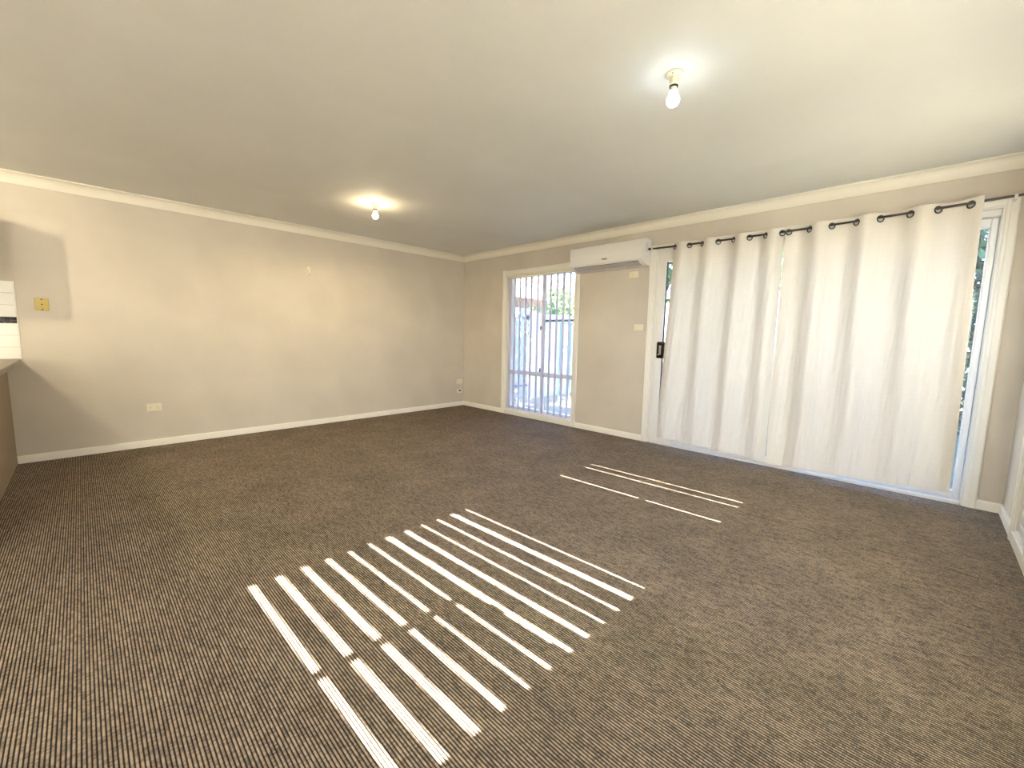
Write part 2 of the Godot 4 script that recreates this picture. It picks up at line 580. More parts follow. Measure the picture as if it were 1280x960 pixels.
func openings() -> void:
	tall_window("window_1", "tall white framed window with open vertical blinds, left of the air conditioner", false, W1, 1.622, 0.63, false, 1.37, 0.0)
	tall_window("window_2", "tall sunlit window in the wall beside the camera, left one", true, W2, -3.20, 0.97, true, 1.425, 1.0)
	tall_window("window_3", "tall sunlit window whose foot shows at the right edge of the picture", true, W3, -1.50, 0.97, true, 1.425, 1.0)
	# sliding glass door behind the curtains
	var d := frame_thing("door_1", "white framed sliding glass door behind the two cream curtains", "door", Vector3(0, 0, 4.47))
	surround(false, D1, 0.064, d, false)
	sliding_leaf(d, false, D1)
	# black lever lock on the left stile
	pbox("lock", false, 3.322, 3.412, 0.948, 1.124, 0.0, 0.030, M.black, d, 0.009)
	var g := Geo.new()
	g.tube(PackedVector3Array([Vector3(-0.020, 1.108, 3.402), Vector3(-0.046, 1.104, 3.418), Vector3(-0.062, 1.082, 3.428), Vector3(-0.066, 1.035, 3.430), Vector3(-0.062, 0.988, 3.428), Vector3(-0.046, 0.968, 3.418), Vector3(-0.020, 0.964, 3.402)]), PackedFloat32Array([0.013, 0.014, 0.015, 0.016, 0.015, 0.014, 0.013]), 12)
	obj("handle", g, M.black, d)
	g = Geo.new()
	g.lathe(PackedVector2Array([Vector2(0.0, 0.010), Vector2(0.008, 0.008), Vector2(0.010, 0.0)]), Vector3(-0.029, 0.985, 3.348), Vector3(-1, 0, 0), 12)
	obj("keyhole", g, M.chrome, d)
	pbox("lock_lever", false, 3.352, 3.384, 0.985, 1.085, 0.029, 0.040, M.chrome, d, 0.004)
	d = frame_thing("door_2", "white framed sliding glass door of the dining end", "door", Vector3(-6.75, 0, ZF))
	surround(true, D2, 0.064, d, false)
	sliding_leaf(d, true, D2)

func sliding_leaf(d: Node3D, front: bool, h: Array) -> void:
	var a: float = h[0] + 0.012
	var b: float = h[1] - 0.012
	var y1: float = h[3] - 0.012
	var m: float = (a + b) / 2 + (0.0 if front else 0.09)
	pbox("frame", front, a, a + 0.030, 0.0, y1, -0.115, -0.012, M.frame, d)
	pbox("frame", front, b - 0.005, b, 0.0, y1, -0.115, -0.020, M.frame, d)
	pbox("frame", front, a + 0.030, b - 0.005, y1 - 0.045, y1, -0.115, -0.012, M.frame, d)
	pbox("track", front, a + 0.030, b - 0.005, 0.0, 0.022, -0.115, 0.006, M.frame, d)
	var s := [a + 0.032, m + 0.03, -0.050, 0.0]
	for k in 2:
		if k == 1:
			s = [m - 0.03, b - 0.006, -0.105, -0.058]
		pbox("stile", front, s[0], s[0] + 0.074, 0.024, y1 - 0.047, s[2], s[3], M.frame, d, 0.004)
		pbox("stile", front, s[1] - 0.036, s[1], 0.024, y1 - 0.047, s[2], s[3], M.frame, d, 0.004)
		pbox("rail", front, s[0] + 0.074, s[1] - 0.036, 0.024, 0.084, s[2], s[3], M.frame, d, 0.004)
		pbox("rail", front, s[0] + 0.074, s[1] - 0.036, y1 - 0.107, y1 - 0.047, s[2], s[3], M.frame, d, 0.004)
		var o: float = (s[2] + s[3]) / 2
		pbox("glazing_bead", front, s[0] + 0.074, s[0] + 0.080, 0.084, y1 - 0.107, o - 0.012, o + 0.012, M.slot, d, 0.001)
		pbox("glazing_bead", front, s[1] - 0.036 - 0.006, s[1] - 0.036, 0.084, y1 - 0.107, o - 0.012, o + 0.012, M.frame, d, 0.001)
		pbox("pane", front, s[0] + 0.080, s[1] - 0.036 - 0.006, 0.084, y1 - 0.107, o - 0.003, o + 0.003, M.glass, d, 0.0)

# ---------------------------------------------------------------- vertical blinds
func slat_mesh(width: float, height: float) -> ArrayMesh:
	# shallow curved strip, 1 mm thick, hung from its top centre
	var g := Geo.new()
	var o := PackedVector2Array()
	for k in 7:
		var u := -1.0 + k / 3.0
		o.append(Vector2(u * width / 2, 0.004 * (1.0 - u * u)))
	for k in 7:
		var u := 1.0 - k / 3.0
		o.append(Vector2(u * width / 2, 0.004 * (1.0 - u * u) - 0.0012))
	g.sweep(o, Vector3(0, -height, 0), Vector3.ZERO, Vector3(1, 0, 0), Vector3(0, 0, 1), true)
	return g.mesh(Vector3.ZERO)

func weight_mesh(width: float) -> ArrayMesh:
	var g := Geo.new()
	g.box(Vector3(-width / 2 + 0.004, 0, -0.003), Vector3(width / 2 - 0.004, 0.038, 0.006), 0.001)
	return g.mesh(Vector3.ZERO)

func hang_slat(parent: Node3D, me: ArrayMesh, wm: ArrayMesh, hm: ArrayMesh, m: Material, at: Vector3, turn: float, height: float) -> void:
	var o := MeshInstance3D.new()
	o.name = "slat"
	o.mesh = me; o.material_override = m
	parent.add_child(o, true)
	o.position = at - origin[parent]
	o.rotation.y = turn
	var w := MeshInstance3D.new()
	w.name = "bottom_weight"
	w.mesh = wm; w.material_override = m
	o.add_child(w, true)
	w.position = Vector3(0, -height + 0.001, 0)
	var c := MeshInstance3D.new()
	c.name = "hanger"
	c.mesh = hm; c.material_override = M.plastic
	o.add_child(c, true)

func blinds() -> void:
	var hm := Geo.new()
	hm.box(Vector3(-0.008, -0.004, -0.002), Vector3(0.008, 0.012, 0.006), 0.001)
	var hang := hm.mesh(Vector3.ZERO)
	# the blind in window_1: slats turned edge-on to the camera
	var h := 1.885
	var me := slat_mesh(0.100, h)
	var wm := weight_mesh(0.100)
	var b := thing("vertical_blind", "white vertical blind with open slats in the tall window left of the air conditioner", "blind", Vector3(0.02, 2.013, 1.58))
	bx("headrail", Vector3(0.004, 1.986, 0.982), Vector3(0.046, 2.012, 2.183), M.plastic, b)
	var zs := [1.022, 1.118, 1.222, 1.331, 1.437, 1.556, 1.668, 1.783, 1.892, 1.998, 2.100]
	for k in zs.size():
		var z: float = zs[k]
		var view := atan2(5.42 - z, 4.41)                  # towards the camera
		var turn := view + 0.30 + (0.10 if k == 0 else 0.0) + 0.04 * sin(k * 2.3)
		hang_slat(b, me, wm, hang, M.slat_grey, Vector3(0.026, 1.975, z), turn, h)
	# the blinds that make the sun stripes: gap widths as the stripes show them
	var gaps := [0.030, 0.034, 0.034, 0.028, 0.020, 0.020, 0.036, 0.030, 0.016, 0.019, 0.036, 0.013]
	stripes_blind("white vertical blind of the left sunny window, its gaps throwing the broad sun stripes", W2, -3.9035, gaps, me, wm, hang, h)
	closed_blind("white vertical blind drawn over the dining end door, behind the camera", D2, hang)
	var thin := [-0.02, -0.02, -0.02, -0.02, -0.02, -0.02, 0.012, 0.003, 0.002, 0.011, 0.010, -0.02, -0.02, -0.02]
	stripes_blind("white vertical blind of the right sunny window, nearly closed, throwing four thin stripes", W3, -1.56 - 6.5 * 0.1146, thin, me, wm, hang, h)

func closed_blind(label: String, hole: Array, hang: ArrayMesh) -> void:
	var b := thing("vertical_blind", label, "blind", Vector3((hole[0] + hole[1]) / 2, 2.013, ZF + 0.03))
	var me := slat_mesh(0.127, 1.94)
	var wm := weight_mesh(0.127)
	bx("headrail", Vector3(hole[0] + 0.014, 2.02, ZF - 0.062), Vector3(hole[1] - 0.014, 2.062, ZF - 0.022), M.plastic, b)
	var x: float = hole[0] + 0.08
	while x < hole[1] - 0.05:
		hang_slat(b, me, wm, hang, M.sheer, Vector3(x, 2.01, ZF - 0.042), 0.35, 1.94)
		x += 0.114

func stripes_blind(label: String, hole: Array, first: float, gaps: Array, _me: ArrayMesh, _wm: ArrayMesh, hang: ArrayMesh, _h: float) -> void:
	var width := 0.127
	var pitch := 0.1146
	var h := 1.868
	var me := slat_mesh(width, h)
	var wm := weight_mesh(width)
	var zc := ZF + 0.008
	var b := thing("vertical_blind", label, "blind", Vector3((hole[0] + hole[1]) / 2, 2.013, zc))
	bx("headrail", Vector3(hole[0] + 0.014, 1.972, zc - 0.02), Vector3(hole[1] - 0.014, 2.012, zc + 0.02), M.plastic, b)
	for k in gaps.size() + 1:
		var g0: float = gaps[k - 1] if k > 0 else -0.01
		var g1: float = gaps[k] if k < gaps.size() else -0.01
		var left := first + pitch * (k - 0.5) + g0 / 2      # edge of the slat after gap k-1
		var right := first + pitch * (k + 0.5) - g1 / 2
		var x := (left + right) / 2
		if x < hole[0] + 0.05 or x > hole[1] - 0.05:
			continue
		var turn := acos(clampf((right - left) / width, 0.3, 1.0))
		hang_slat(b, me, wm, hang, M.slat, Vector3(x, 1.958, zc), turn, h)

# ---------------------------------------------------------------- curtains
const RX := -0.090
func rod_y(z: float) -> float:
	return 2.092 + 0.017 * pow((z - 4.40) / 1.2, 2.0) + 0.006 * (z - 4.4)

func curtains() -> void:
	var r := thing("curtain_rod", "thin dark metal curtain rod above the sliding door", "curtain rod", Vector3(RX, 2.1, 4.47))
	var path := PackedVector3Array()
	for k in 33:
		var z := lerpf(3.215, 5.80, k / 32.0)
		path.append(Vector3(RX, rod_y(z), z))
	var g := Geo.new()
	g.tube(path, PackedFloat32Array([0.0085]), 10)
	obj("rod", g, M.rod, r)
	for e in [0, 32]:
		g = Geo.new()
		g.lathe(PackedVector2Array([Vector2(0, 0.016), Vector2(0.009, 0.014), Vector2(0.013, 0.004), Vector2(0.012, -0.008), Vector2(0.008, -0.010)]), path[e], Vector3(0, 0, -1 if e == 0 else 1), 12)
		obj("finial", g, M.rod, r)
	for z in [3.245, 5.735]:
		var y := rod_y(z)
		bx("bracket", Vector3(-0.014, y - 0.055, z - 0.012), Vector3(0.0, y + 0.020, z + 0.012), M.frame, r, 0.003)
		bx("bracket_arm", Vector3(RX - 0.014, y - 0.022, z - 0.007), Vector3(-0.012, y - 0.009, z + 0.007), M.frame, r, 0.002)
		bx("bracket_cup", Vector3(RX - 0.016, y - 0.022, z - 0.008), Vector3(RX - 0.009, y + 0.006, z + 0.008), M.frame, r, 0.002)
	curtain("cream eyelet curtain on the left, hanging beside the black door lock", [3.490, 3.636, 3.760, 3.908, 4.042, 4.177, 4.305, 4.432], 3.470, 4.446, 3.406, 4.452, 0.098, 0.062, -1.0, 1)
	curtain("cream eyelet curtain on the right, the wider one hanging beside the garden gap", [4.481, 4.628, 4.777, 4.932, 5.073, 5.237, 5.381, 5.537], 4.459, 5.595, 4.460, 5.624, 0.040, 0.098, 1.0, 5)

func curtain(label: String, eyes: Array, t0: float, t1: float, b0: float, b1: float, hem0: float, hem1: float, first: float, sd: int) -> void:
	var fab := thing("curtain", label, "curtain", Vector3(RX, 0.06, (t0 + t1) / 2), "cream eyelet curtains over the sliding door")
	var rr := RandomNumberGenerator.new()
	rr.seed = sd
	var amp := []
	var low := []
	for k in 9:
		amp.append(rr.randf_range(0.030, 0.040)); low.append(rr.randf_range(0.022, 0.052))
	var wr := FastNoiseLite.new()
	wr.seed = sd; wr.frequency = 1.0
	# knots across the top: edge, eyelets, edge
	var at := func(s: float, v: float) -> Vector3:     # s across 0..1, v down 0..1
		var z := lerpf(t0, t1, s)
		var k := -1
		for e in eyes.size():
			if z >= eyes[e]:
				k = e
		var za: float = eyes[k] if k >= 0 else eyes[0] - 0.14
		var zb: float = eyes[k + 1] if k < eyes.size() - 1 else eyes[eyes.size() - 1] + 0.14
		var u := clampf((z - za) / (zb - za), 0.0, 1.0)
		var sg := first * (1.0 if k % 2 == 0 else -1.0)       # first > 0: behind the rod after the first eyelet
		var soft := smoothstep(0.04, 0.6, v)
		var wave := sg * sin(PI * u)
		var x := RX + wave * lerpf(amp[k + 1], low[k + 1], soft) * (1.0 - 0.45 * smoothstep(0.7, 1.0, v))
		# broad uneven swing of the cloth further down
		x += soft * (0.016 * wr.get_noise_2d(z * 1.7, v * 0.5) + 0.006 * wr.get_noise_2d(z * 6.0, v * 2.0 + 9.0))
		x += 0.011 * smoothstep(0.05, 0.3, v) * (0.5 - absf(wr.get_noise_2d(z * 4.3 + v * 0.5, 40.0 + v * 0.35)) * 2.0)
		x += 0.0016 * wr.get_noise_2d(z * 22.0, v * 20.0) * smoothstep(0.0, 0.2, v)
		var zz := z + (lerpf(b0, b1, s) - z) * smoothstep(0.0, 1.0, v)
		var top := rod_y(z) + 0.033
		var bottom := lerpf(hem0, hem1, s) - 0.004 * wave
		return Vector3(x, lerpf(top, bottom, v), zz)
	var length := 2.05
	var rows := [0.0]
	while rows[-1] < 0.10:
		rows.append(rows[-1] + 0.0045)
	while rows[-1] < length - 0.001:
		rows.append(minf(rows[-1] + 0.022, length))
	var cols := int((t1 - t0) / 0.0042)
	var hole := func(p: Vector3) -> bool:
		for e in eyes:
			var c := Vector3(RX, rod_y(e) - 0.010, e)
			if p.distance_to(c) < 0.0215:
				return true
		return false
	var sheet := func(s0: float, s1: float, d0: float, d1: float, off: float, step: int) -> Geo:
		var g := Geo.new()
		var sc := []
		for c in range(0, cols + 1, step):
			var s := float(c) / cols
			if s >= s0 - 1e-4 and s <= s1 + 1e-4:
				sc.append(s)
		var dr := []
		for d in rows:
			if d >= d0 - 0.003 and d <= d1 + 0.012:
				dr.append(d)
		var grid := []
		for d in dr:
			var line := []
			for s in sc:
				line.append(at.call(s, d / length))
			grid.append(line)
		var nrm := []
		for i in dr.size():
			var line := []
			for j in sc.size():
				var du: Vector3 = grid[i][mini(j + 1, sc.size() - 1)] - grid[i][maxi(j - 1, 0)]
				var dv: Vector3 = grid[mini(i + 1, dr.size() - 1)][j] - grid[maxi(i - 1, 0)][j]
				var m := du.cross(dv).normalized()
				if m.x > 0.0:
					m = -m
				line.append(m)
			nrm.append(line)
		for i in dr.size() - 1:
			for j in sc.size() - 1:
				var q := [grid[i][j], grid[i + 1][j], grid[i + 1][j + 1], grid[i][j + 1]]
				var m := [nrm[i][j], nrm[i + 1][j], nrm[i + 1][j + 1], nrm[i][j + 1]]
				var w := [Vector2(sc[j], dr[i]), Vector2(sc[j], dr[i + 1]), Vector2(sc[j + 1], dr[i + 1]), Vector2(sc[j + 1], dr[i])]
				if dr[i] < 0.10 and hole.call((q[0] + q[2]) / 2):
					continue
				for k in 4:
					q[k] += m[k] * off
				g.tri(q[0], q[1], q[2], m[0], m[1], m[2], w[0], w[1], w[2])
				g.tri(q[0], q[2], q[3], m[0], m[2], m[3], w[0], w[2], w[3])
		return g
	var cloth := obj("fabric", sheet.call(0.0, 1.0, 0.0, length, 0.0, 1), M.curtain, fab)
	obj("heading_band", sheet.call(0.0, 1.0, 0.0, 0.092, -0.0016, 1), M.tape, cloth)
	obj("side_hem", sheet.call(0.0, 0.030, 0.10, length - 0.06, -0.0022, 1), M.curtain, cloth)
	obj("side_hem", sheet.call(0.955, 1.0, 0.10, length - 0.06, -0.0022, 1), M.curtain, cloth)
	obj("bottom_hem", sheet.call(0.0, 1.0, length - 0.020, length, -0.0028, 1), M.tape, cloth)
	# metal eyelets
	for e in eyes:
		var s: float = (e - t0) / (t1 - t0)
		var d: float = 0.043
		var p: Vector3 = at.call(s, d / length)
		p = Vector3(RX, rod_y(e) - 0.010, e)
		var du: Vector3 = at.call(s + 0.006, d / length) - at.call(s - 0.006, d / length)
		du.y = 0
		du = du.normalized()
		var nn := Vector3(0, 1, 0).cross(du).normalized()
		var path := PackedVector3Array()
		for k in 20:
			var a := TAU * k / 20.0
			path.append(p + du * cos(a) * 0.0225 + Vector3.UP * sin(a) * 0.0225)
		var g := Geo.new()
		# flattened ring
		for k in 20:
			var l := (k + 1) % 20
			for f in [[0.0185, -0.0010, 0.0200, -0.0030], [0.0200, -0.0030, 0.0255, -0.0030], [0.0255, -0.0030, 0.0270, -0.0010], [0.0270, -0.0010, 0.0270, 0.0010], [0.0270, 0.0010, 0.0255, 0.0030], [0.0255, 0.0030, 0.0200, 0.0030], [0.0200, 0.0030, 0.0185, 0.0010], [0.0185, 0.0010, 0.0185, -0.0010]]:
				var ca := du * cos(TAU * k / 20.0) + Vector3.UP * sin(TAU * k / 20.0)
				var cb := du * cos(TAU * l / 20.0) + Vector3.UP * sin(TAU * l / 20.0)
				var rm: float = (f[0] + f[2]) / 2
				var out: Vector3 = ca * (rm - 0.0227) + nn * (f[1] + f[3]) / 2
				g.quad(p + ca * f[0] + nn * f[1], p + cb * f[0] + nn * f[1], p + cb * f[2] + nn * f[3], p + ca * f[2] + nn * f[3], out)
		obj("eyelet", g, M.eyelet, fab)

# ---------------------------------------------------------------- bare bulbs in batten holders
func bulb_lamp(label: String, x: float, z: float, tint: Color, energy: float, glow: float, down: float) -> void:
	var l := thing("ceiling_lamp", label, "lamp", Vector3(x, 2.4, z), "bare bulbs in ceiling batten holders")
	var b := Vector3(x, 2.4, z)
	var g := Geo.new()
	g.lathe(PackedVector2Array([Vector2(0.0, 0.0), Vector2(0.040, 0.0), Vector2(0.041, -0.004), Vector2(0.039, -0.010), Vector2(0.030, -0.014), Vector2(0.023, -0.018), Vector2(0.0, -0.018)]), b, Vector3.UP, 32)
	obj("ceiling_rose", g, M.plastic, l)
	g = Geo.new()
	g.lathe(PackedVector2Array([Vector2(0.021, -0.016), Vector2(0.0205, -0.040), Vector2(0.0215, -0.042), Vector2(0.0215, -0.052), Vector2(0.017, -0.054)]), b, Vector3.UP, 28)
	obj("lamp_holder", g, M.plastic, l)
	g = Geo.new()
	g.lathe(PackedVector2Array([Vector2(0.016, -0.052), Vector2(0.0195, -0.053), Vector2(0.0195, -0.059), Vector2(0.015, -0.060)]), b, Vector3.UP, 28)
	obj("shadow_ring", g, M.slot, l)
	for s in [-1, 1]:
		g = Geo.new()
		g.lathe(PackedVector2Array([Vector2(0, -0.014), Vector2(0.004, -0.013), Vector2(0.0045, -0.009)]), b + Vector3(0.031 * s, 0.0, 0.006), Vector3.UP, 10)
		obj("screw", g, M.slot, l)
	g = Geo.new()
	g.lathe(PackedVector2Array([Vector2(0.014, -0.056), Vector2(0.015, -0.068), Vector2(0.019, -0.078), Vector2(0.0195, -0.079)]), b, Vector3.UP, 28)
	obj("bulb_collar", g, M.plastic, l)
	var bm := mat(Color(1, 1, 1), 0.3)
	bm.emission_enabled = true; bm.emission = tint; bm.emission_energy_multiplier = glow
	g = Geo.new()
	var prof := PackedVector2Array([Vector2(0.019, -0.077)])
	for k in 13:
		var a := lerpf(0.72, PI, k / 12.0)
		prof.append(Vector2(0.0305 * sin(a), -0.117 + 0.0305 * cos(a)))
	g.lathe(prof, b, Vector3.UP, 28)
	obj("bulb", g, bm, l)
	var o := OmniLight3D.new()
	o.name = "bulb_light"
	l.add_child(o)
	o.position = Vector3(0, -0.117, 0)
	o.light_color = tint; o.light_energy = energy; o.light_size = 0.028
	o.omni_range = 12.0; o.omni_attenuation = 2.0; o.shadow_enabled = true
	# these bulbs throw most of their light away from the cap, downwards and sideways
	var sp := SpotLight3D.new()
	sp.name = "bulb_beam"
	l.add_child(sp)
	sp.position = Vector3(0, -0.120, 0)
	sp.rotation_degrees.x = -90.0
	sp.light_color = tint; sp.light_energy = down; sp.light_size = 0.024
	sp.spot_angle = 89.0; sp.spot_angle_attenuation = 0.45; sp.spot_range = 12.0; sp.spot_attenuation = 2.0; sp.shadow_enabled = true

func lamps() -> void:
	bulb_lamp("lit bare white bulb hanging from the ceiling in front of the curtains, the nearer one", -2.35, 4.45, Color(0.88, 0.95, 1.0), 0.0050, 2.0, 0.45)
	bulb_lamp("lit bare bulb hanging near the long plain wall, the farther warmer one", -2.32, 1.5, Color(1.0, 0.90, 0.72), 0.040, 2.0, 0.42)
	bulb_lamp("lit bare bulb over the kitchen counter, out of the picture on the left", -5.85, 1.11, Color(1.0, 0.93, 0.80), 0.43, 2.0, 0.10)

# ---------------------------------------------------------------- air conditioner
func air_conditioner() -> void:
	var z0 := 2.248
	var z1 := 3.188
	var a := thing("air_conditioner", "white split system air conditioner mounted high between window and curtains", "air conditioner", Vector3(0, 1.936, (z0 + z1) / 2))
	var ex := Vector3(-1, 0, 0)
	# side profile (out, height)
	var body := PackedVector2Array([Vector2(0.0, 2.214), Vector2(0.150, 2.214), Vector2(0.172, 2.211), Vector2(0.186, 2.203), Vector2(0.190, 2.190), Vector2(0.190, 2.000), Vector2(0.182, 1.982), Vector2(0.160, 1.966), Vector2(0.120, 1.950), Vector2(0.070, 1.940), Vector2(0.030, 1.936), Vector2(0.0, 1.936)])
	var g := Geo.new()
	g.sweep(body, Vector3(0, 0, z0 + 0.012), Vector3(0, 0, z1 - 0.012), ex, Vector3.UP, true)
	obj("body", g, M.ac, a)
	# end caps stand a hair proud of the body
	for e in [[z0, z0 + 0.0125], [z1 - 0.0125, z1]]:
		g = Geo.new()
		var cap := PackedVector2Array()
		var c := Vector2(0.095, 2.075)
		for p in body:
			cap.append(c + (p - c) * Vector2(1.012, 1.008) if p.x > 0.0 else p)
		g.sweep(cap, Vector3(0, 0, e[0]), Vector3(0, 0, e[1]), ex, Vector3.UP, true)
		obj("end_cap", g, M.ac, a)
	# glossy front panel
	var pan := PackedVector2Array([Vector2(0.188, 2.192), Vector2(0.192, 2.200), Vector2(0.198, 2.196), Vector2(0.2005, 2.186), Vector2(0.2005, 2.000), Vector2(0.197, 1.990), Vector2(0.188, 1.988)])
	g = Geo.new()
	g.sweep(pan, Vector3(0, 0, z0 + 0.004), Vector3(0, 0, z1 - 0.004), ex, Vector3.UP, true)
	obj("front_panel", g, M.ac, a)
	# outlet slot and louvre under the front edge
	g = Geo.new()
	g.sweep(PackedVector2Array([Vector2(0.178, 1.984), Vector2(0.100, 1.950), Vector2(0.101, 1.9435), Vector2(0.180, 1.9775)]), Vector3(0, 0, z0 + 0.05), Vector3(0, 0, z1 - 0.05), ex, Vector3.UP)
	obj("air_outlet", g, M.slot, a)
	g = Geo.new()
	g.sweep(PackedVector2Array([Vector2(0.175, 1.981), Vector2(0.108, 1.9510), Vector2(0.110, 1.9395), Vector2(0.150, 1.9540), Vector2(0.178, 1.9725)]), Vector3(0, 0, z0 + 0.055), Vector3(0, 0, z1 - 0.055), ex, Vector3.UP, true)
	obj("louvre", g, M.ac_grey, a)
	for z in [z0 + 0.25, (z0 + z1) / 2, z1 - 0.25]:
		bx("louvre_clip", Vector3(-0.118, 1.934, z - 0.010), Vector3(-0.104, 1.946, z + 0.010), M.ac, a, 0.002)
	# small dark maker's mark: a row of short strokes too small to read
	var zz := 2.700
	for k in 6:
		bx("maker_mark", Vector3(-0.2015, 2.030, zz), Vector3(-0.2004, 2.044 if k > 0 else 2.048, zz + 0.0075), M.slot, a, 0.0)
		zz += 0.0105
	# grille and screw cover on the near end
	g = Geo.new()
	var ring := PackedVector3Array()
	for k in 20:
		var t := TAU * k / 20.0
		ring.append(Vector3(-0.100 + 0.020 * cos(t), 2.125 + 0.045 * sin(t), z1))
	g.tube(ring, PackedFloat32Array([0.003]), 6, true)
	obj("pipe_cover", g, M.ac_grey, a)
	for k in 4:
		bx("vent_slot", Vector3(-0.110, 2.098 + 0.016 * k, z1 - 0.001), Vector3(-0.092, 2.104 + 0.016 * k, z1 + 0.001), M.ac_grey, a, 0.0)
	g = Geo.new()
	g.lathe(PackedVector2Array([Vector2(0, 0.002), Vector2(0.006, 0.0015), Vector2(0.007, -0.001)]), Vector3(-0.075, 2.03, z1), Vector3(0, 0, 1), 12)
	obj("screw_cover", g, M.ac_grey, a)

# ---------------------------------------------------------------- sockets and plates
# back wall: u = x, out = +z; right wall: u = z, out = -x
func wp(right: bool, u: float, y: float, out: float) -> Vector3:
	return Vector3(-out, y, u) if right else Vector3(u, y, out)

func plate(called: String, label: String, category: String, right: bool, u: float, y: float, w: float, h: float, m: Material, group := "") -> Node3D:
	var p := thing(called, label, category, wp(right, u, y, 0), group)
	bx("plate", wp(right, u - w / 2, y - h / 2, 0), wp(right, u + w / 2, y + h / 2, 0.010), m, p, 0.003)
	return p

func rocker(p: Node3D, right: bool, u: float, y: float) -> void:
	bx("rocker_switch", wp(right, u - 0.0065, y - 0.009, 0.009), wp(right, u + 0.0065, y + 0.009, 0.0135), M.plastic, p, 0.002)

# three flat pins of an outlet
func pins(p: Node3D, right: bool, u: float, y: float) -> void:
	for s in [-1, 1]:
		var g := Geo.new()
		var d := Vector2(0.5 * s, 0.87) * 0.0045
		var e := Vector2(0.87, -0.5 * s) * 0.0011
		var c := Vector2(u + s * 0.007, y + 0.004)
		var q := []
		for w in [-d - e, -d + e, d + e, d - e]:
			q.append(wp(right, c.x + w.x, c.y + w.y, 0.0106))
		g.quad(q[0], q[1], q[2], q[3], wp(right, 0, 0, 1))
		obj("pin_slot", g, M.slot, p)
	bx("pin_slot", wp(right, u - 0.0011, y - 0.014, 0.009), wp(right, u + 0.0011, y - 0.005, 0.0107), M.slot, p, 0.0)

func sockets() -> void:
	var p := plate("power_socket", "cream double power socket low on the long plain wall", "socket", false, -3.932, 0.388, 0.116, 0.072, M.plastic)
	for s in [-1, 1]:
		rocker(p, false, -3.932 + 0.028 * s, 0.412)
		pins(p, false, -3.932 + 0.028 * s, 0.385)
	p = plate("aerial_socket", "cream blank looking plate near the corner, above a socket", "socket", false, -0.098, 0.398, 0.116, 0.074, M.plastic)
	bx("rim", Vector3(-0.140, 0.372, 0.009), Vector3(-0.056, 0.424, 0.0122), M.plastic, p, 0.002)
	var g := Geo.new()
	g.lathe(PackedVector2Array([Vector2(0, 0.006), Vector2(0.004, 0.006), Vector2(0.005, 0.0)]), Vector3(-0.075, 0.404, 0.012), Vector3(0, 0, 1), 10)
	obj("aerial_jack", g, M.chrome, p)
	p = plate("power_socket", "cream power socket just above the skirting in the corner", "socket", false, -0.100, 0.243, 0.116, 0.074, M.plastic)
	for s in [-1, 1]:
		rocker(p, false, -0.100 + 0.030 * s, 0.266)
		pins(p, false, -0.100 + 0.028 * s, 0.240)
	g = Geo.new()
	g.lathe(PackedVector2Array([Vector2(0, 0.022), Vector2(0.010, 0.021), Vector2(0.013, 0.004), Vector2(0.013, 0.0)]), Vector3(-0.098, 0.25, 0.0105), Vector3(0, 0, 1), 14)
	obj("socket_cap", g, M.slot, p)
	p = plate("power_socket", "cream power socket directly under the air conditioner", "socket", true, 2.996, 1.861, 0.116, 0.074, M.plastic)
	rocker(p, true, 3.028, 1.850)
	pins(p, true, 2.985, 1.862)
	p = plate("light_switch", "cream light switch plate beside the door frame", "switch", true, 3.092, 1.277, 0.116, 0.074, M.plastic)
	rocker(p, true, 3.094, 1.277)
	# yellowed plate over the tiled corner, slightly proud
	p = plate("blank_plate", "yellowed square blanking plate on the wall beside the tiles", "wall plate", false, -4.607, 1.351, 0.080, 0.108, M.yellow)
	for y in [1.392, 1.351, 1.309]:
		g = Geo.new()
		g.lathe(PackedVector2Array([Vector2(0, 0.0016), Vector2(0.0045, 0.0012), Vector2(0.0055, -0.001)]), Vector3(-4.607, y, 0.010), Vector3(0, 0, 1), 12)
		obj("screw_hole", g, M.slot, p)
	# hook
	p = thing("wall_hook", "small cream hook stuck high on the long plain wall", "hook", Vector3(-2.412, 1.887, 0))
	bx("hook_back", Vector3(-2.432, 1.838, 0), Vector3(-2.392, 1.937, 0.006), M.plastic, p, 0.004)
	g = Geo.new()
	g.tube(PackedVector3Array([Vector3(-2.412, 1.905, 0.006), Vector3(-2.412, 1.880, 0.014), Vector3(-2.412, 1.855, 0.020), Vector3(-2.412, 1.842, 0.030), Vector3(-2.412, 1.846, 0.040), Vector3(-2.412, 1.862, 0.043)]), PackedFloat32Array([0.009, 0.008, 0.008, 0.008, 0.008, 0.006]), 10)
	obj("hook_arm", g, M.plastic, p)

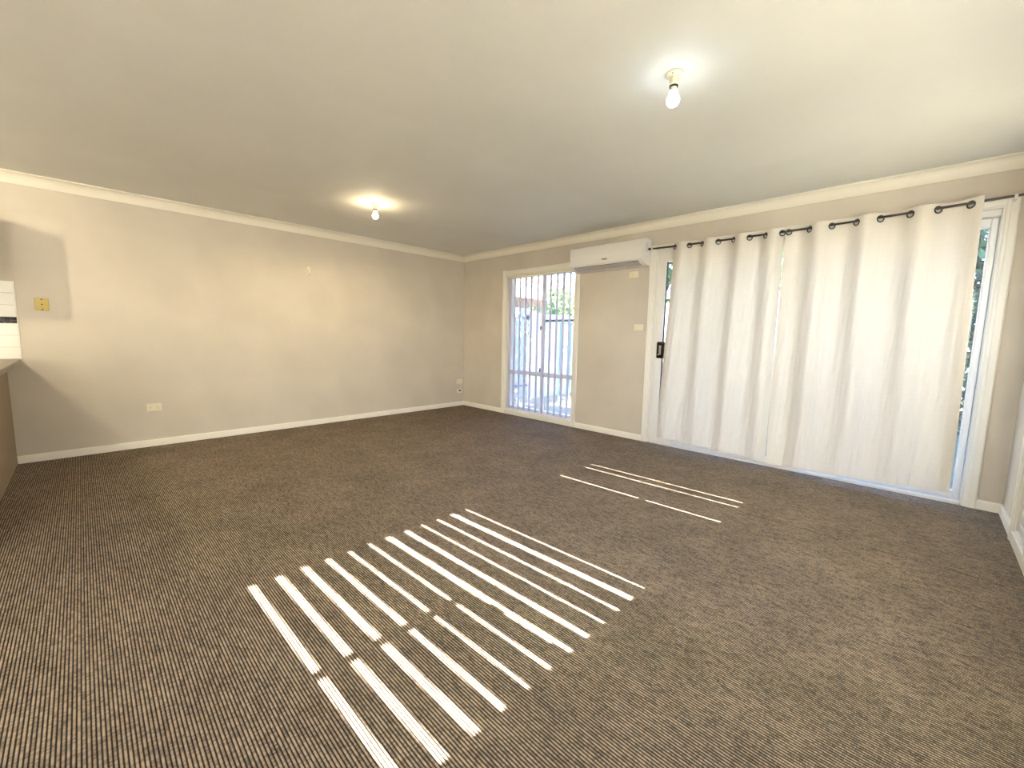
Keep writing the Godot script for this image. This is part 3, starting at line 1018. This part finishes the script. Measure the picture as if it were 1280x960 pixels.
# ---------------------------------------------------------------- kitchen edge
func kitchen() -> void:
	# splashback tiles at the left edge of the long wall
	var wall: Node3D = get_node("wall_back")
	var y := 0.892
	var row := 0
	bx("tile_backing", Vector3(-6.4, 0.888, 0.0), Vector3(-4.752, 1.532, 0.0025), M.grout, wall, 0.0)
	for k in 7:
		if k == 3:
			for r in 2:
				for c in 48:
					var x := -4.757 - c * 0.0345
					bx("mosaic_tile", Vector3(x - 0.0325, y + 0.0015 + r * 0.0255, 0.002), Vector3(x, y + 0.0245 + r * 0.0255, 0.0072), M.black_tile, wall, 0.001)
			y += 0.052
			continue
		for c in 8:
			var x := -4.757 - c * 0.2
			bx("white_tile", Vector3(x - 0.198, y + 0.001, 0.002), Vector3(x, y + 0.0965, 0.0075), M.white_tile, wall, 0.0015)
		y += 0.0978
	bx("tile_trim", Vector3(-4.757, 0.888, 0.0), Vector3(-4.750, 1.534, 0.009), M.trim, wall, 0.002)
	# breakfast bar: panel and worktop
	var c := thing("kitchen_counter", "brown panelled kitchen counter base at the left edge", "counter", Vector3(-5.2, 0, 1.0))
	bx("end_panel", Vector3(-4.858, 0.0, 0.002), Vector3(-4.842, 0.850, 2.10), M.panel, c, 0.002)
	bx("carcass", Vector3(-5.45, 0.0, 0.002), Vector3(-4.860, 0.850, 2.09), M.cabinet, c, 0.002)
	var w := thing("worktop", "grey brown laminate worktop meeting the tiled wall at the left edge", "worktop", Vector3(-5.1, 0.85, 1.0))
	bx("top_board", Vector3(-5.50, 0.8505, 0.002), Vector3(-4.762, 0.888, 2.14), M.counter, w, 0.004)
	# hanging cabinet just out of the picture; it throws the soft square shade on the wall
	var h := thing("wall_cabinet", "white hanging kitchen cabinet above the tiles, just out of view", "cabinet", Vector3(-5.3, 1.34, 0))
	bx("body", Vector3(-5.85, 1.537, 0.001), Vector3(-4.872, 2.047, 0.33), M.cabinet, h, 0.003)
	for k in 2:
		var x := -5.85 + 0.489 * k
		bx("door", Vector3(x + 0.002, 1.539, 0.331), Vector3(x + 0.487, 2.045, 0.349), M.cabinet, h, 0.003)

# ---------------------------------------------------------------- outside
func leaf_mesh(size: float) -> ArrayMesh:
	var g := Geo.new()
	var up := Vector3(0, 0, 1)
	var a := Vector3(0, 0, 0); var b := Vector3(size * 0.28, size * 0.5, size * 0.08); var c := Vector3(0, size, -size * 0.12); var d := Vector3(-size * 0.28, size * 0.5, size * 0.08)
	g.flat(a, b, c, up); g.flat(a, c, d, up)
	return g.mesh(Vector3.ZERO)

func leaves(parent: Node3D, called: String, balls: Array, count: int, size: float, cols: Array, sd: int) -> void:
	var r := RandomNumberGenerator.new()
	r.seed = sd
	var mm := MultiMesh.new()
	mm.transform_format = MultiMesh.TRANSFORM_3D
	mm.use_colors = true
	mm.mesh = leaf_mesh(size)
	mm.instance_count = count
	var total := 0.0
	for b in balls:
		total += b[1].x * b[1].y
	for i in count:
		var pick := r.randf() * total
		var b: Array = balls[0]
		for q in balls:
			pick -= q[1].x * q[1].y
			b = q
			if pick <= 0.0:
				break
		var d := Vector3(r.randfn(), r.randfn(), r.randfn()).normalized()
		var rad := pow(r.randf(), 0.30)
		var p: Vector3 = b[0] + d * rad * b[1]
		var basis := Basis(Vector3(r.randfn(), r.randfn(), r.randfn()).normalized(), r.randf() * TAU).scaled(Vector3.ONE * r.randf_range(0.7, 1.25))
		mm.set_instance_transform(i, Transform3D(basis, p - origin[parent]))
		var c: Color = cols[r.randi() % cols.size()]
		mm.set_instance_color(i, c * r.randf_range(0.75, 1.2))
	var o := MultiMeshInstance3D.new()
	o.name = called
	o.multimesh = mm
	o.material_override = M.leaf
	o.set_meta("kind", "stuff")
	parent.add_child(o, true)

func plant(called: String, label: String, category: String, base: Vector3, balls: Array, count: int, size: float, cols: Array, sd: int, trunk: float, group := "") -> void:
	var o := thing(called, label, category, base, group)
	var g := Geo.new()
	var top: Vector3 = balls[0][0]
	g.tube(PackedVector3Array([base, base.lerp(top, 0.35) + Vector3(0.03, 0, 0.02), base.lerp(top, 0.7) - Vector3(0.02, 0, 0.03), top]), PackedFloat32Array([trunk, trunk * 0.8, trunk * 0.6, trunk * 0.3]), 8)
	obj("trunk", g, M.bark, o)
	for b in balls.slice(1, 6):
		g = Geo.new()
		var c: Vector3 = b[0]
		var s := base.lerp(top, 0.5)
		g.tube(PackedVector3Array([s, s.lerp(c, 0.5) + Vector3(0, 0.08, 0), c]), PackedFloat32Array([trunk * 0.45, trunk * 0.35, trunk * 0.15]), 6)
		obj("branch", g, M.bark, o)
	leaves(o, "foliage", balls, count, size, cols, sd)

func outdoors() -> void:
	var g := Geo.new()
	g.box(Vector3(-16, -0.5, -14), Vector3(22, -0.2, 24))
	structure("ground", g, M.ground, "pale sunlit garden ground outside the window", "ground")
	# fence beyond window_1
	var f := thing("fence", "white metal sheet fence seen through the blinds of the tall window", "fence", Vector3(4.4, -0.2, -0.6))
	for k in 3:
		var x0 := 2.30 + 1.55 * k
		var out := PackedVector2Array()
		for i in 16:
			out.append(Vector2(i * 0.1, 0.0)); out.append(Vector2(i * 0.1 + 0.03, 0.012)); out.append(Vector2(i * 0.1 + 0.06, 0.012)); out.append(Vector2(i * 0.1 + 0.075, 0.0))
		out.append(Vector2(1.5, 0.0)); out.append(Vector2(1.5, -0.004)); out.append(Vector2(0, -0.004))
		g = Geo.new()
		g.sweep(out, Vector3(x0, -0.18, -0.6), Vector3(x0, 1.60, -0.6), Vector3(1, 0, 0), Vector3(0, 0, 1))
		obj("sheet", g, M.fence, f)
		bx("rail", Vector3(x0 - 0.05, 1.59, -0.625), Vector3(x0 + 1.5, 1.635, -0.575), M.fence, f)
		bx("post", Vector3(x0 - 0.05, -0.2, -0.62), Vector3(x0 - 0.001, 1.66, -0.57), M.fence, f)
	var gt := thing("garden_gate", "pale blue grey garden gate left of the white fence", "gate", Vector3(1.8, -0.2, -0.6))
	bx("gate_leaf", Vector3(1.22, -0.12, -0.61), Vector3(2.20, 1.72, -0.59), M.gate, gt, 0.004)
	bx("gate_rail", Vector3(1.22, 1.52, -0.59), Vector3(2.20, 1.56, -0.57), M.fence_rail, gt)
	bx("gate_rail", Vector3(1.22, 0.10, -0.59), Vector3(2.20, 0.14, -0.57), M.fence_rail, gt)
	bx("latch", Vector3(2.14, 1.50, -0.59), Vector3(2.235, 1.58, -0.55), M.rod, gt)
	# teal clothes prop posts
	var t := thing("clothes_frame", "pale teal metal clothes frame standing before the white fence", "clothes line", Vector3(2.4, -0.2, 0.3))
	for x in [2.28, 2.62]:
		g = Geo.new()
		g.tube(PackedVector3Array([Vector3(x, -0.2, 0.2), Vector3(x, 1.42, 0.2)]), PackedFloat32Array([0.018]), 8)
		obj("post", g, M.teal, t)
	for y in [1.42, 0.95]:
		g = Geo.new()
		g.tube(PackedVector3Array([Vector3(2.24, y, 0.2), Vector3(3.1, y, 0.2)]), PackedFloat32Array([0.014]), 8)
		obj("bar", g, M.teal, t)
	# neighbour's house
	var n := thing("neighbour_house", "neighbour's low brick house with a grey eave beyond the fence", "building", Vector3(7, -0.2, -6))
	bx("wall", Vector3(2.5, -0.2, -8.5), Vector3(13.0, 2.42, -4.3), M.brick, n, 0.0)
	g = Geo.new()
	g.sweep(PackedVector2Array([Vector2(-3.7, 2.40), Vector2(-3.7, 2.46), Vector2(-6.4, 3.7), Vector2(-9.1, 2.46), Vector2(-9.1, 2.40)]), Vector3(2.0, 0, 0), Vector3(13.5, 0, 0), Vector3(0, 0, 1), Vector3.UP)
	obj("roof", g, M.roof, n)
	bx("fascia", Vector3(2.0, 2.33, -3.70), Vector3(13.5, 2.47, -3.67), M.fascia, n)
	bx("window", Vector3(5.2, 1.0, -4.31), Vector3(6.9, 2.15, -4.26), M.fascia, n)
	for k in 5:
		bx("louvre_blade", Vector3(5.25, 1.08 + 0.21 * k, -4.27), Vector3(6.85, 1.20 + 0.21 * k, -4.24), M.fence, n)
	var greens := [Color(0.10, 0.20, 0.05), Color(0.16, 0.28, 0.08), Color(0.07, 0.15, 0.05), Color(0.22, 0.32, 0.12)]
	var limes := [Color(0.35, 0.42, 0.10), Color(0.45, 0.45, 0.14), Color(0.28, 0.36, 0.10)]
	plant("green_shrub", "bright green shrub rising above the white fence", "shrub", Vector3(4.6, -0.2, -1.6), [[Vector3(4.6, 1.9, -1.6), Vector3(0.55, 0.6, 0.5)], [Vector3(5.0, 1.6, -1.7), Vector3(0.5, 0.6, 0.5)], [Vector3(4.3, 1.4, -1.6), Vector3(0.4, 0.5, 0.4)]], 2500, 0.12, greens, 51, 0.04)
	plant("yellow_shrub", "yellow green shrub behind the gate and fence", "shrub", Vector3(3.1, -0.2, -1.3), [[Vector3(3.1, 1.45, -1.3), Vector3(0.45, 0.38, 0.4)], [Vector3(3.5, 1.35, -1.4), Vector3(0.4, 0.38, 0.4)]], 1500, 0.09, limes, 53, 0.03)
	# garden east of the sliding door
	var dark := [Color(0.05, 0.12, 0.04), Color(0.08, 0.18, 0.06), Color(0.04, 0.09, 0.04), Color(0.12, 0.22, 0.09)]
	var balls := [[Vector3(6.2, 1.9, 5.6), Vector3(1.1, 1.0, 1.2)], [Vector3(6.0, 1.2, 5.0), Vector3(1.0, 0.8, 1.0)], [Vector3(6.2, 1.1, 6.4), Vector3(1.0, 0.8, 1.0)], [Vector3(6.4, 2.6, 6.3), Vector3(0.9, 0.6, 0.8)], [Vector3(6.3, 2.4, 4.7), Vector3(0.9, 0.7, 0.8)]]
	plant("garden_tree", "leafy green tree seen through the gap right of the curtains", "tree", Vector3(6.2, -0.2, 5.7), balls, 9000, 0.15, dark, 57, 0.09)
	balls = [[Vector3(4.4, 0.35, 5.7), Vector3(0.35, 0.45, 0.5)], [Vector3(4.5, 0.30, 6.4), Vector3(0.35, 0.4, 0.5)], [Vector3(4.5, 0.30, 5.0), Vector3(0.35, 0.4, 0.5)]]
	plant("low_bush", "low dark bush under the garden tree", "shrub", Vector3(4.45, -0.2, 5.7), balls, 3000, 0.10, dark, 59, 0.02)
	# trees north-east that shade the door side of the garden
	for k in 3:
		var x := 1.6 + 2.2 * k
		var z := 9.0 + 0.4 * k
		var bl := [[Vector3(x, 4.0, z), Vector3(1.5, 1.5, 1.2)], [Vector3(x - 0.5, 2.4, z), Vector3(1.3, 1.3, 1.0)], [Vector3(x + 0.6, 2.2, z + 0.2), Vector3(1.3, 1.3, 1.0)], [Vector3(x, 5.2, z), Vector3(1.1, 0.9, 1.0)], [Vector3(x, 1.0, z), Vector3(1.4, 1.0, 1.0)]]
		plant("shade_tree", "tall dense tree shading the garden beside the door, " + ["nearest the house", "middle of the three", "farthest from the house"][k], "tree", Vector3(x, -0.2, z), bl, 24000, 0.23, dark, 61 + k, 0.12, "shade trees beside the house")
	var bl := [[Vector3(3.4, 3.2, 2.75), Vector3(1.9, 1.3, 0.75)], [Vector3(2.2, 2.6, 2.7), Vector3(1.2, 0.9, 0.7)], [Vector3(4.6, 2.7, 2.8), Vector3(1.2, 0.9, 0.7)], [Vector3(3.2, 4.3, 2.75), Vector3(1.2, 0.8, 0.7)]]
	plant("shade_tree", "spreading tree between door and window that shades the white fence", "tree", Vector3(3.4, -0.2, 2.8), bl, 5500, 0.20, dark, 71, 0.12)
	# lawn in front of the door
	var r := RandomNumberGenerator.new()
	r.seed = 77
	var mm := MultiMesh.new()
	mm.transform_format = MultiMesh.TRANSFORM_3D
	mm.use_colors = true
	g = Geo.new()
	g.flat(Vector3(-0.004, 0, 0), Vector3(0.004, 0, 0), Vector3(0, 0.07, 0.02), Vector3(0, 0, 1))
	mm.mesh = g.mesh(Vector3.ZERO)
	mm.instance_count = 30000
	for i in 30000:
		var p := Vector3(r.randf_range(0.9, 4.4), -0.2, r.randf_range(5.0, 6.6))
		mm.set_instance_transform(i, Transform3D(Basis(Vector3.UP, r.randf() * TAU).scaled(Vector3.ONE * r.randf_range(0.6, 1.3)), p - Vector3(2.6, -0.2, 5.8)))
		var q := r.randf()
		mm.set_instance_color(i, Color(0.20, 0.28, 0.16).lerp(Color(0.38, 0.42, 0.33), q))
	var lawn := MultiMeshInstance3D.new()
	lawn.name = "lawn"
	lawn.multimesh = mm
	lawn.material_override = M.grass
	lawn.position = Vector3(2.6, -0.2, 5.8)
	lawn.set_meta("kind", "stuff")
	tag(lawn, "shaded pale green lawn outside the sliding door", "grass")
	add_child(lawn)
